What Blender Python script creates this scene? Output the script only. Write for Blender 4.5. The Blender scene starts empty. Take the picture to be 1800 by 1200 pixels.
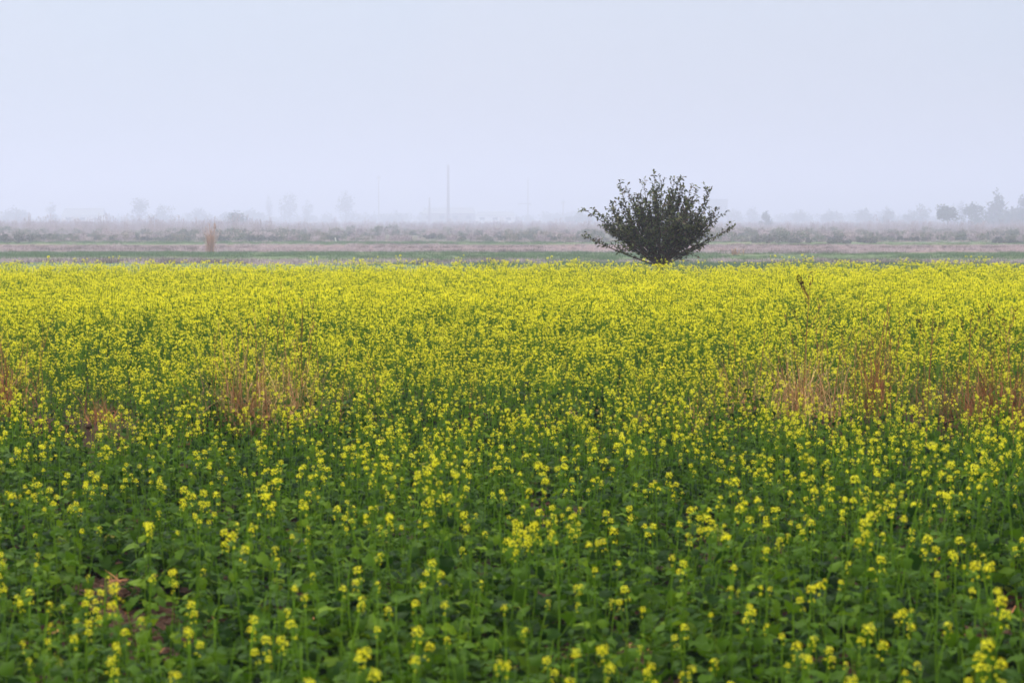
import bpy, math, random
import numpy as np
from mathutils import Vector, Matrix, Euler, noise

R = math.radians
C = bpy.context.scene.collection
S = bpy.context.scene

# ------------------------------------------------------------------ camera
CAM_H = 2.0
FPX = 3500.0                      # focal length in pixels of the 1800 px wide photograph
PITCH = math.atan(215.0 / FPX)    # horizon lies 215 px above the centre
cam_d = bpy.data.cameras.new('camera')
cam_d.lens = 70.0
cam_d.sensor_width = 36.0
cam_d.clip_start = 0.1
cam_d.clip_end = 12000.0
cam_d.dof.use_dof = True
cam_d.dof.focus_distance = 30.0
cam_d.dof.aperture_fstop = 4.2
cam = bpy.data.objects.new('camera', cam_d)
cam.location = (0, 0, CAM_H)
cam.rotation_euler = (R(90) - PITCH, 0, 0)
C.objects.link(cam)
S.camera = cam

# ------------------------------------------------------------------ sky
SUN_EL, SUN_AZ = 52.0, -32.0      # azimuth measured from +Y (away from the camera) towards +X
world = bpy.data.worlds.new('World')
S.world = world
world.use_nodes = True
nt = world.node_tree
nt.nodes.clear()
out = nt.nodes.new('ShaderNodeOutputWorld')
bg = nt.nodes.new('ShaderNodeBackground')
bg.inputs['Strength'].default_value = 0.1
sky = nt.nodes.new('ShaderNodeTexSky')
sky.sky_type = 'NISHITA'
sky.sun_disc = False
sky.sun_elevation = R(SUN_EL)
sky.sun_rotation = R(SUN_AZ)
sky.dust_density = 4.0
sky.air_density = 1.2
hs = nt.nodes.new('ShaderNodeHueSaturation')
hs.inputs['Saturation'].default_value = 0.7
tc = nt.nodes.new('ShaderNodeTexCoord')
sep = nt.nodes.new('ShaderNodeSeparateXYZ')
ramp = nt.nodes.new('ShaderNodeValToRGB')     # hazy overcast: brighter towards the zenith
e = ramp.color_ramp.elements
e[0].position = 0.0
e[0].color = (0.315, 0.338, 0.380, 1)
e[1].position = 1.0
e[1].color = (2.5, 2.35, 2.05, 1)
k = e.new(0.20)
k.color = (0.355, 0.430, 0.532, 1)
noi = nt.nodes.new('ShaderNodeTexNoise')
noi.inputs['Scale'].default_value = 3.2
noi.inputs['Detail'].default_value = 3.0
tint = nt.nodes.new('ShaderNodeValToRGB')
tint.color_ramp.elements[0].position = 0.38
tint.color_ramp.elements[0].color = (0.87, 0.985, 1.04, 1)
tint.color_ramp.elements[1].position = 0.60
tint.color_ramp.elements[1].color = (1.02, 1.0, 1.0, 1)
mul = nt.nodes.new('ShaderNodeMix'); mul.data_type = 'RGBA'; mul.blend_type = 'MULTIPLY'
mul.inputs['Factor'].default_value = 1.0
sc10 = nt.nodes.new('ShaderNodeVectorMath'); sc10.operation = 'SCALE'
sc10.inputs['Scale'].default_value = 10.0
mx = nt.nodes.new('ShaderNodeMix'); mx.data_type = 'RGBA'
mx.inputs['Factor'].default_value = 0.86
L = nt.links.new
L(tc.outputs['Generated'], sep.inputs[0])
L(sep.outputs['Z'], ramp.inputs[0])
mpn = nt.nodes.new('ShaderNodeMapping')
mpn.inputs['Location'].default_value = (0.34, 0.0, 0.1)
L(tc.outputs['Generated'], mpn.inputs['Vector'])
L(mpn.outputs['Vector'], noi.inputs['Vector'])
L(noi.outputs['Fac'], tint.inputs[0])
L(ramp.outputs['Color'], mul.inputs['A'])
L(tint.outputs['Color'], mul.inputs['B'])
L(mul.outputs['Result'], sc10.inputs[0])
L(sky.outputs['Color'], hs.inputs['Color'])
L(hs.outputs['Color'], mx.inputs['A'])
L(sc10.outputs[0], mx.inputs['B'])
L(mx.outputs['Result'], bg.inputs['Color'])
L(bg.outputs[0], out.inputs['Surface'])

# ------------------------------------------------------------------ sun behind thin cloud
sun_d = bpy.data.lights.new('sun', 'SUN')
sun_d.energy = 1.5
sun_d.angle = R(14)
sun_d.color = (1.0, 0.95, 0.86)
sun = bpy.data.objects.new('sun', sun_d)
az, el = R(SUN_AZ), R(SUN_EL)
to_sun = Vector((math.sin(az) * math.cos(el), math.cos(az) * math.cos(el), math.sin(el)))
sun.rotation_euler = (-to_sun).to_track_quat('-Z', 'Y').to_euler()
sun.location = (0, 0, 60)
C.objects.link(sun)

# ------------------------------------------------------------------ exposure and renderer
S.view_settings.view_transform = 'Standard'
S.view_settings.look = 'None'
S.view_settings.exposure = 0.72
S.view_settings.gamma = 1.0
S.view_settings.use_curve_mapping = False
S.render.engine = 'CYCLES'
S.cycles.max_bounces = 8
S.cycles.diffuse_bounces = 3
S.cycles.glossy_bounces = 2
S.cycles.transmission_bounces = 4
S.cycles.volume_bounces = 4
S.cycles.use_denoising = True

# ------------------------------------------------------------------ helpers
PLAIN = -2.0                      # the land beyond the mustard lies two metres lower
def depth_of_row(py, h=CAM_H):
    """distance at which a level surface h below the lens shows in this row of the photograph"""
    a = PITCH + math.atan((py - 600.0) / FPX)
    return h / math.tan(a)

def far_depth(py):
    return depth_of_row(py, CAM_H - PLAIN)

def P(px, py, y):
    """world point seen at photo pixel (px,py) on the upright plane at distance y"""
    d = Vector(((px - 900.0) / FPX, 1.0, -(py - 600.0) / FPX))
    c, s = math.cos(PITCH), math.sin(PITCH)
    w = Vector((d.x, d.y * c + d.z * s, -d.y * s + d.z * c))
    t = y / w.y
    return Vector((w.x * t, y, CAM_H + w.z * t))

class MB:
    def __init__(self):
        self.v, self.f, self.m = [], [], []
    def add(self, v, f, m=0, M=None):
        b = len(self.v)
        if M is not None:
            v = [M @ Vector(p) for p in v]
        self.v.extend(tuple(p) for p in v)
        self.f.extend(tuple(i + b for i in q) for q in f)
        self.m.extend([m] * len(f))
    def merge(self, o, M=None, m=None):
        b = len(self.v)
        self.v.extend(tuple(M @ Vector(p)) if M is not None else p for p in o.v)
        self.f.extend(tuple(i + b for i in q) for q in o.f)
        self.m.extend([m] * len(o.f) if m is not None else o.m)
    def tube(self, pts, rads, n=4, m=0):
        b = len(self.v)
        pts = [Vector(p) for p in pts]
        for i, p in enumerate(pts):
            d = (pts[min(i + 1, len(pts) - 1)] - pts[max(i - 1, 0)])
            d = d.normalized() if d.length > 1e-9 else Vector((0, 0, 1))
            a = d.orthogonal().normalized() if abs(d.z) > .95 else d.cross(Vector((0, 0, 1))).normalized()
            c = d.cross(a)
            for q in range(n):
                t = 2 * math.pi * q / n
                self.v.append(tuple(p + (a * math.cos(t) + c * math.sin(t)) * rads[i]))
        for i in range(len(pts) - 1):
            for q in range(n):
                self.f.append((b + i * n + q, b + i * n + (q + 1) % n, b + (i + 1) * n + (q + 1) % n, b + (i + 1) * n + q))
                self.m.append(m)
        self.f.append(tuple(b + (len(pts) - 1) * n + q for q in range(n))); self.m.append(m)
    def box(self, x0, x1, y0, y1, z0, z1, m=0):
        v = [(x, y, z) for z in (z0, z1) for y in (y0, y1) for x in (x0, x1)]
        self.add(v, [(0, 2, 3, 1), (4, 5, 7, 6), (0, 1, 5, 4), (2, 6, 7, 3), (0, 4, 6, 2), (1, 3, 7, 5)], m)
    def mesh(self, name, mats, smooth=False):
        me = bpy.data.meshes.new(name)
        me.from_pydata(self.v, [], self.f)
        for mt in (mats if isinstance(mats, (list, tuple)) else [mats]):
            me.materials.append(mt)
        if len(me.materials) > 1:
            me.polygons.foreach_set('material_index', self.m)
        if smooth:
            me.polygons.foreach_set('use_smooth', [True] * len(me.polygons))
        me.update()
        return me

def link(o, parent=None):
    C.objects.link(o)
    if parent is not None:
        o.parent = parent
    return o

def part(name, mesh, parent, kind=None, M=None):
    o = link(bpy.data.objects.new(name, mesh), parent)
    if M is not None:
        o.matrix_local = M
    if kind:
        o['kind'] = kind
    return o

def tag(o, label, cat=None, group=None, kind=None):
    o['label'] = label
    if cat: o['category'] = cat
    if group: o['group'] = group
    if kind: o['kind'] = kind
    return o

def thing(name, loc, label, cat, group=None, rz=0.0, s=1.0):
    o = link(bpy.data.objects.new(name, None))
    o.empty_display_size = 0.1
    o.location = loc
    o.rotation_euler = (0, 0, rz)
    o.scale = (s, s, s)
    return tag(o, label, cat, group)

def copy_tree(src, loc, rz, s):
    r = src.copy()
    C.objects.link(r)
    r.location, r.rotation_euler, r.scale = loc, (0, 0, rz), (s, s, s)
    for ch in KIDS[src.name]:
        c = ch.copy()
        C.objects.link(c)
        c.parent = r
    return r
KIDS = {}

# ------------------------------------------------------------------ materials
def mat(name, cols, rough=0.6, transl=0.0, scale=8.0, spec=0.4, by='noise', bump=0.0, stretch=None, detail=4.0):
    """cols: list of (position, rgb); the ramp runs over noise, over islands or over objects"""
    m = bpy.data.materials.new(name)
    m.use_nodes = True
    t = m.node_tree
    bs = t.nodes['Principled BSDF']
    bs.inputs['Roughness'].default_value = rough
    bs.inputs['Specular IOR Level'].default_value = spec
    rp = t.nodes.new('ShaderNodeValToRGB')
    el_ = rp.color_ramp.elements
    el_[0].position, el_[0].color = cols[0][0], (*cols[0][1], 1)
    el_[1].position, el_[1].color = cols[-1][0], (*cols[-1][1], 1)
    for p_, c_ in cols[1:-1]:
        el_.new(p_).color = (*c_, 1)
    n = t.nodes.new('ShaderNodeTexNoise')
    n.inputs['Scale'].default_value = scale
    n.inputs['Detail'].default_value = detail
    co = t.nodes.new('ShaderNodeTexCoord')
    if stretch:
        mp = t.nodes.new('ShaderNodeMapping')
        mp.inputs['Scale'].default_value = stretch
        t.links.new(co.outputs['Object'], mp.inputs['Vector'])
        t.links.new(mp.outputs['Vector'], n.inputs['Vector'])
    else:
        t.links.new(co.outputs['Object'], n.inputs['Vector'])
    if by == 'noise':
        t.links.new(n.outputs['Fac'], rp.inputs[0])
    else:
        g = t.nodes.new('ShaderNodeNewGeometry')
        oi = t.nodes.new('ShaderNodeObjectInfo')
        a1 = t.nodes.new('ShaderNodeMath'); a1.operation = 'MULTIPLY_ADD'
        a1.inputs[1].default_value = 0.62
        a2 = t.nodes.new('ShaderNodeMath'); a2.operation = 'MULTIPLY'
        a2.inputs[1].default_value = 0.38
        t.links.new(g.outputs['Random Per Island'], a1.inputs[0])
        t.links.new(oi.outputs['Random'], a2.inputs[0])
        t.links.new(a2.outputs[0], a1.inputs[2])
        t.links.new(a1.outputs[0], rp.inputs[0])
    t.links.new(rp.outputs['Color'], bs.inputs['Base Color'])
    if bump:
        bp = t.nodes.new('ShaderNodeBump')
        bp.inputs['Strength'].default_value = bump
        bp.inputs['Distance'].default_value = 0.05
        t.links.new(n.outputs['Fac'], bp.inputs['Height'])
        t.links.new(bp.outputs['Normal'], bs.inputs['Normal'])
    if transl:
        tr = t.nodes.new('ShaderNodeBsdfTranslucent')
        t.links.new(rp.outputs['Color'], tr.inputs['Color'])
        ms = t.nodes.new('ShaderNodeMixShader')
        ms.inputs[0].default_value = transl
        t.links.new(bs.outputs[0], ms.inputs[1])
        t.links.new(tr.outputs[0], ms.inputs[2])
        t.links.new(ms.outputs[0], t.nodes['Material Output'].inputs['Surface'])
    return m

M_leaf = mat('mustard_leaf', [(0.0, (0.003, 0.014, 0.001)), (0.38, (0.013, 0.042, 0.002)), (0.72, (0.058, 0.124, 0.003)), (0.93, (0.14, 0.22, 0.006)), (1.0, (0.22, 0.17, 0.03))], 0.55, 0.38, by='island', spec=0.06)
M_stem = mat('mustard_stem', [(0.0, (0.042, 0.115, 0.004)), (0.8, (0.125, 0.225, 0.007)), (1.0, (0.17, 0.12, 0.03))], 0.7, by='island', spec=0.1)
M_petal = mat('mustard_petal', [(0.0, (0.86, 0.72, 0.010)), (0.6, (0.91, 0.83, 0.018)), (1.0, (0.92, 0.86, 0.05))], 0.7, 0.42, by='island', spec=0.15)
M_bud = mat('mustard_bud', [(0.0, (0.38, 0.42, 0.03)), (1.0, (0.62, 0.56, 0.03))], 0.6, by='island')
M_soil = mat('soil', [(0.25, (0.020, 0.009, 0.005)), (0.5, (0.050, 0.024, 0.014)), (0.75, (0.11, 0.056, 0.034))], 0.95, scale=5.0, bump=0.8, spec=0.15, detail=9)
M_straw = mat('straw', [(0.0, (0.22, 0.10, 0.04)), (0.5, (0.42, 0.235, 0.10)), (1.0, (0.62, 0.42, 0.20))], 0.75, 0.15, by='island', spec=0.2)
M_rust = mat('rusty_straw', [(0.0, (0.10, 0.035, 0.015)), (0.5, (0.27, 0.10, 0.035)), (1.0, (0.45, 0.21, 0.08))], 0.8, 0.1, by='island', spec=0.2)
M_ggrass = mat('grey_green_grass', [(0.0, (0.08, 0.09, 0.035)), (0.5, (0.15, 0.15, 0.06)), (1.0, (0.30, 0.22, 0.11))], 0.8, 0.15, by='island', spec=0.2)
M_seed = mat('dark_seed', [(0.0, (0.045, 0.025, 0.012)), (1.0, (0.12, 0.07, 0.025))], 0.9, by='island', spec=0.1)
M_tleaf = mat('tree_leaf', [(0.0, (0.020, 0.020, 0.020)), (0.3, (0.048, 0.062, 0.028)), (0.5, (0.14, 0.165, 0.05)), (0.66, (0.11, 0.065, 0.058)), (1.0, (0.36, 0.23, 0.17))], 0.5, 0.22, by='island', spec=0.25)
M_bark = mat('bark', [(0.3, (0.055, 0.035, 0.028)), (0.7, (0.14, 0.095, 0.075))], 0.9, scale=14, bump=0.5, spec=0.1)
M_far = mat('far_foliage', [(0.0, (0.030, 0.042, 0.024)), (0.6, (0.060, 0.078, 0.036)), (1.0, (0.105, 0.115, 0.055))], 0.8, 0.15, by='island', spec=0.2)
M_scrub = mat('scrub_foliage', [(0.0, (0.06, 0.075, 0.05)), (0.45, (0.125, 0.15, 0.08)), (0.7, (0.21, 0.18, 0.13)), (1.0, (0.30, 0.205, 0.18))], 0.85, 0.15, by='island', spec=0.15)
M_dscrub = mat('dark_scrub_foliage', [(0.0, (0.045, 0.052, 0.042)), (0.6, (0.095, 0.10, 0.072)), (1.0, (0.18, 0.145, 0.12))], 0.85, 0.1, by='island', spec=0.15)
M_reed = mat('reed', [(0.0, (0.20, 0.15, 0.165)), (0.5, (0.36, 0.28, 0.30)), (1.0, (0.50, 0.41, 0.42))], 0.85, 0.2, by='island', spec=0.1)
M_wheat = mat('young_wheat', [(0.0, (0.035, 0.085, 0.02)), (0.6, (0.06, 0.13, 0.03)), (1.0, (0.12, 0.16, 0.045))], 0.8, 0.25, by='island', spec=0.1)
M_wheatsoil = mat('wheat_ground', [(0.3, (0.05, 0.10, 0.028)), (0.52, (0.09, 0.125, 0.042)), (0.66, (0.19, 0.14, 0.09))], 0.9, scale=1.0, spec=0.1, stretch=(0.035, 0.16, 1), detail=6)
M_fallow = mat('fallow_ground', [(0.3, (0.085, 0.056, 0.055)), (0.5, (0.165, 0.105, 0.105)), (0.7, (0.25, 0.17, 0.155))], 0.95, scale=1.0, spec=0.1, stretch=(0.05, 0.5, 1), detail=8)
M_conc = mat('concrete', [(0.3, (0.24, 0.23, 0.22)), (0.7, (0.36, 0.34, 0.32))], 0.9, scale=2)
M_brick = mat('chimney_brick', [(0.3, (0.13, 0.085, 0.075)), (0.7, (0.21, 0.14, 0.12))], 0.9, scale=3)
M_white = mat('whitewash', [(0.3, (0.70, 0.66, 0.64)), (0.7, (0.80, 0.78, 0.76))], 0.8, scale=3)
M_roof = mat('sheet_roof', [(0.3, (0.16, 0.17, 0.19)), (0.7, (0.24, 0.25, 0.27))], 0.7, scale=1.5)
M_glass = mat('dark_window', [(0.3, (0.03, 0.035, 0.045)), (0.7, (0.05, 0.055, 0.065))], 0.25, scale=2)
M_metal = mat('galvanised', [(0.3, (0.17, 0.17, 0.18)), (0.7, (0.26, 0.26, 0.27))], 0.5, scale=4)

# ground: soil near, thin grass and dry stubble farther out
M_ground = mat('field_ground', [(0.25, (0.012, 0.005, 0.003)), (0.5, (0.032, 0.014, 0.008)), (0.75, (0.075, 0.035, 0.020))], 0.95, scale=5.0, bump=0.9, spec=0.12, detail=9)
_t = M_ground.node_tree
_geo = _t.nodes.new('ShaderNodeNewGeometry'); _sp = _t.nodes.new('ShaderNodeSeparateXYZ')
_t.links.new(_geo.outputs['Position'], _sp.inputs[0])
_n2 = _t.nodes.new('ShaderNodeTexNoise'); _n2.inputs['Scale'].default_value = 0.05; _n2.inputs['Detail'].default_value = 7
_t.links.new(_geo.outputs['Position'], _n2.inputs['Vector'])
_r2 = _t.nodes.new('ShaderNodeValToRGB')
_r2.color_ramp.elements[0].position = 0.38; _r2.color_ramp.elements[0].color = (0.07, 0.082, 0.042, 1)
_r2.color_ramp.elements[1].position = 0.62; _r2.color_ramp.elements[1].color = (0.115, 0.085, 0.07, 1)
_t.links.new(_n2.outputs['Fac'], _r2.inputs[0])
_mr = _t.nodes.new('ShaderNodeMapRange'); _mr.inputs['From Min'].default_value = 48; _mr.inputs['From Max'].default_value = 62
_t.links.new(_sp.outputs['Y'], _mr.inputs['Value'])
_mxg = _t.nodes.new('ShaderNodeMix'); _mxg.data_type = 'RGBA'
_t.links.new(_mr.outputs['Result'], _mxg.inputs['Factor'])
_src = [n for n in _t.nodes if n.type == 'VALTORGB' and n is not _r2 and n != _r2][0]
_t.links.new(_src.outputs['Color'], _mxg.inputs['A'])
_t.links.new(_r2.outputs['Color'], _mxg.inputs['B'])
_t.links.new(_mxg.outputs['Result'], _t.nodes['Principled BSDF'].inputs['Base Color'])

# ------------------------------------------------------------------ ground sheet
BUND_Y = 17.7
def bund_line(x):
    return BUND_Y - 0.05 * x + 0.42 * math.sin(x * 0.55 + 0.6) + 0.22 * math.sin(x * 1.43 + 2.0)

def ground_z(x, y):
    if y > 56:
        t = min(1.0, (y - 56) / 26.0)
        return PLAIN * t * t * (3 - 2 * t)
    f = 1.0 if y < 30 else max(0.0, (56 - y) / 26)
    z = 0.035 * noise.noise(Vector((x * 0.9, y * 0.9, 0))) + 0.022 * noise.noise(Vector((x * 3.1, y * 3.1, 5)))
    z += 0.014 * noise.noise(Vector((x * 7.3, y * 7.3, 9)))
    b = y - bund_line(x)
    z += 0.22 * math.exp(-(b / 0.42) ** 2)
    return z * f

def bare(x):
    """how bare the bund is here, 0 to 1"""
    z = max(0.0, min(.8, 1.1 * noise.noise(Vector((x * .8, 2.7, 0)))))
    if -4.2 < x < -3.2 or 2.2 < x < 6: z = max(z, 1.0)
    return z

def near_height(yy):
    t = max(0.0, min(1.0, (yy - 9.0) / 7.5))
    return 1.0 - .30 * t

def axis(lo, hi, dense_lo, dense_hi, step, grow=1.16):
    a = list(np.arange(dense_lo, dense_hi + 1e-6, step))
    s, x = step, dense_hi
    while x < hi:
        s *= grow; x += s; a.append(min(x, hi))
    s, x = step, dense_lo
    while x > lo:
        s *= grow; x -= s; a.insert(0, max(x, lo))
    return a

gx = axis(-2800, 2800, -6.5, 6.5, 0.10)
gy = axis(-60, 4600, 4.0, 20.5, 0.10)
mb = MB()
mb.v = [(x, y, ground_z(x, y)) for y in gy for x in gx]
nx = len(gx)
mb.f = [(j * nx + i, j * nx + i + 1, (j + 1) * nx + i + 1, (j + 1) * nx + i) for j in range(len(gy) - 1) for i in range(nx - 1)]
mb.m = [0] * len(mb.f)
g = link(bpy.data.objects.new('ground', mb.mesh('ground', M_ground, True)))
tag(g, 'brown field soil running out to the hazy plain', kind='structure')

def strip(name, y0, y1, x0, x1, m, label, wob, z, seed, slope=0.0):
    b = MB(); n = 160; rows = 8
    for j in range(rows):
        t = j / (rows - 1)
        for i in range(n + 1):
            x = x0 + (x1 - x0) * i / n
            a = y0 + wob * noise.noise(Vector((x * 0.03, seed, 0))) + .35 * wob * noise.noise(Vector((x * 0.13, seed, 4))) + slope * x
            c = y1 + wob * noise.noise(Vector((x * 0.025, seed + 9, 0))) + .35 * wob * noise.noise(Vector((x * 0.11, seed, 8))) + slope * x
            zz = PLAIN + z + 0.05 * noise.noise(Vector((x * .3, t * 6, seed))) * math.sin(math.pi * t) ** 2 + 0.02 * math.sin(math.pi * t)
            b.v.append((x, a + (c - a) * t, zz))
    for j in range(rows - 1):
        for i in range(n):
            q = j * (n + 1) + i
            b.f.append((q, q + 1, q + n + 2, q + n + 1))
    b.m = [0] * len(b.f)
    o = link(bpy.data.objects.new(name, b.mesh(name, m, True)))
    return tag(o, label, kind='structure')

strip('wheat_field', 128, 238, -120, 120, M_wheatsoil, 'green strip of young wheat just beyond the mustard', 8.0, 0.05, 1.3, -0.06)
strip('fallow_field', 242, 302, -150, 150, M_fallow, 'pinkish brown fallow strip between two green strips', 9.0, 0.05, 4.1, -0.05)
strip('green_field', 308, 352, -170, 170, M_wheatsoil, 'thin green strip in front of the scrub bank', 9.0, 0.05, 7.7, -0.02)

# ------------------------------------------------------------------ plant geometry
def leaf_geo(rng, Ln, W, droop):
    rows = [0, .13, .22, .30, .40, .52, .64, .75, .88, 1.0]
    prof = [.08, .05, .34, .20, .66, 1.0, .82, .92, .58, .03]
    p = Vector((0, 0, 0)); ang = 0.0
    v, f = [], []
    prev = 0
    ph = rng.uniform(0, 6)
    for i, (t, w) in enumerate(zip(rows, prof)):
        st = (t - prev) * Ln; prev = t
        ang -= droop * (0.14 if i else 0)
        p = p + Vector((math.cos(ang) * st, 0, math.sin(ang) * st))
        wl = W * .5 * w * rng.uniform(.8, 1.2)
        wr = W * .5 * w * rng.uniform(.8, 1.2)
        up = 0.24 * (1 - .5 * t)
        wav = W * .10 * math.sin(ph + i * 2.1)
        v += [p + Vector((0, wl, wl * up + wav)), p, p + Vector((0, -wr, wr * up - wav))]
        if i:
            a, b = (i - 1) * 3, i * 3
            f += [(a, a + 1, b + 1, b), (a + 1, a + 2, b + 2, b + 1)]
    return v, f

def flower_geo(b, rng, c, d, r):
    """one four-petalled flower of radius r at c facing d"""
    d = d.normalized()
    a = d.orthogonal().normalized()
    a.rotate(Matrix.Rotation(rng.uniform(0, 6.28), 3, d))
    e_ = d.cross(a)
    for q in range(4):
        t = q * math.pi / 2 + rng.uniform(-.15, .15)
        u = a * math.cos(t) + e_ * math.sin(t)
        w = d.cross(u)
        lift = rng.uniform(.05, .45)
        tip = c + u * r + d * r * lift
        mid = c + u * r * .66 + d * r * lift * .8
        b.add([c, mid - w * r * .44, tip, mid + w * r * .44], [(0, 1, 2, 3)], 1)

def cluster_geo(rng, n, rad, lower=0):
    """flat-topped raceme of a mustard: open flowers round a knot of buds, z up, origin at its neck"""
    b = MB()
    for i in range(n):
        t = math.sqrt((i + .5) / n)
        ph = i * 2.399 + rng.uniform(-.3, .3)
        rr = rad * (0.2 + .8 * math.sqrt(t)) * rng.uniform(.75, 1.2)
        z = rad * (1.15 - 1.45 * t * t) + rng.uniform(-.28, .25) * rad
        c = Vector((rr * math.cos(ph), rr * math.sin(ph), z))
        d = Vector((math.cos(ph) * t * 1.1, math.sin(ph) * t * 1.1, .9 - .3 * t))
        flower_geo(b, rng, c, d, rng.uniform(.0055, .0080))
    for i in range(lower):
        ph = rng.uniform(0, 6.28); z = -rng.uniform(.005, .055)
        q_ = rng.uniform(.012, .024); c = Vector((q_ * math.cos(ph), q_ * math.sin(ph), z))
        flower_geo(b, rng, c, Vector((math.cos(ph), math.sin(ph), .2)), rng.uniform(.005, .0075))
        b.tube([(0, 0, z - .012), c], [.0008, .0006], 3, 0)
    for i in range(6):
        ph = i * 1.05; q = Vector((.005 * math.cos(ph), .005 * math.sin(ph), rad * 1.0))
        b.add([q + Vector((.003, 0, 0)), q + Vector((-.0015, .0026, 0)), q + Vector((-.0015, -.0026, 0)), q + Vector((0, 0, .006))],
              [(0, 1, 3), (1, 2, 3), (2, 0, 3)], 2)
    for i in range(5):
        ph = i * 1.257
        b.tube([(0, 0, -.006), (rad * .6 * math.cos(ph), rad * .6 * math.sin(ph), rad * .55)], [.0009, .0007], 3, 0)
    return b

rg = random.Random(11)
LEAVES = []
for i in range(10):
    rr = random.Random(100 + i)
    b = MB(); v, f = leaf_geo(rr, 1.0, rr.uniform(.46, .66), rr.uniform(.4, 1.7)); b.add(v, f, 0)
    LEAVES.append(b)
LEAF_ME = [b.mesh('leaf', M_leaf, True) for b in LEAVES]
CLUST = [cluster_geo(random.Random(200 + i), [8, 14, 10, 15, 19, 5, 9, 13][i], [.014, .0185, .017, .017, .021, .012, .012, .018][i], [2, 3, 4, 1, 3, 3, 6, 2][i]) for i in range(8)]
CLUST_ME = [b.mesh('flower_head', [M_stem, M_petal, M_bud]) for b in CLUST]

def plant_spec(seed, H, nbr, nleaf, leaf_len, pod=True, near=True):
    """stem geometry plus the placement of each leaf and flower head"""
    rng = random.Random(seed)
    st = MB(); leaves = []; heads = []
    lx, ly = rng.uniform(-.10, .10) * H, rng.uniform(-.10, .10) * H
    def at(t):
        return Vector((lx * t * t + .012 * math.sin(t * 5 + seed), ly * t * t + .012 * math.cos(t * 4 + seed), H * t))
    st.tube([at(t) for t in (0, .25, .5, .75, 1)], [.0044, .0040, .0033, .0026, .0014], 4)
    def head(p, d, big=1.0):
        big *= .80 if near else 1.04
        q = d.to_track_quat('Z', 'Y').to_matrix().to_4x4()
        heads.append((rng.randrange(len(CLUST)), Matrix.Translation(p) @ q @ Matrix.Scale(rng.uniform(.75, 1.12) * big, 4)))
    if nbr >= 0:
        head(at(1), (at(1) - at(.92)).normalized(), 1.1)
    for k_ in range(max(0, nbr)):
        t0 = rng.uniform(.36, .84)
        a = rng.uniform(0, 6.28)
        p0 = at(t0)
        ln = (1.0 - t0) * H * rng.uniform(.40, 1.05) + .03
        o = Vector((math.cos(a), math.sin(a), 0))
        p1 = p0 + o * ln * .28 + Vector((0, 0, ln * .40))
        p2 = p0 + o * ln * .42 + Vector((0, 0, ln))
        st.tube([p0, p1, p2], [.0026, .0020, .0012], 3)
        head(p2, (p2 - p1).normalized() * 1.0 + Vector((0, 0, .5)), rng.uniform(.75, 1.0))
        if pod:
            for _ in range(3):
                u = rng.uniform(.35, .85); pp = p1.lerp(p2, u); aa = rng.uniform(0, 6.28)
                st.tube([pp, pp + Vector((math.cos(aa) * .012, math.sin(aa) * .012, .022))], [.0008, .0010], 3)
    for k_ in range(nleaf):
        u = (k_ + rng.random()) / nleaf
        t0 = .04 + .74 * u ** 1.25
        a = k_ * 2.4 + rng.uniform(-.5, .5)
        ln = leaf_len * (1.15 - .8 * u) * rng.uniform(.75, 1.25)
        elv = rng.uniform(.15, .95)
        M = Matrix.Translation(at(t0)) @ Matrix.Rotation(a, 4, 'Z') @ Matrix.Rotation(-elv, 4, 'Y') @ Matrix.Rotation(rng.uniform(-.5, .5), 4, 'X') @ Matrix.Scale(ln, 4)
        leaves.append((rng.randrange(len(LEAVES)), M))
    return st, leaves, heads

MATS4 = [M_stem, M_petal, M_bud, M_leaf]
def proto(spec, name):
    st, leaves, heads = spec
    b = MB(); b.merge(st)
    for i, M in leaves: b.merge(LEAVES[i], M, 3)
    for i, M in heads: b.merge(CLUST[i], M)
    return bpy.data.objects.new(name, b.mesh(name, MATS4))       # never linked: source of the scattered crop

# near plot: leafy plants, few heads (0-3 bare, 4-9 few, 10-13 many)
NEAR = []
for i in range(14):
    r_ = random.Random(300 + i)
    if i < 4: NEAR.append(plant_spec(300 + i, r_.uniform(.28, .44), -1, 15, .185))
    elif i < 10: NEAR.append(plant_spec(300 + i, r_.uniform(.50, .72), [0, 1, 1, 2, 0, 2][i - 4], 12, .16))
    else: NEAR.append(plant_spec(300 + i, r_.uniform(.60, .80), [3, 4, 3, 5][i - 10], 12, .15))
# far plot: taller, branching, full of heads
FAR = []
for i in range(12):
    r_ = random.Random(500 + i)
    FAR.append(plant_spec(500 + i, r_.uniform(.74, 1.0), [5, 6, 4, 7, 5, 6, 3, 2, 8, 5, 1, 6][i], 9, .12, near=False))

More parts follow.
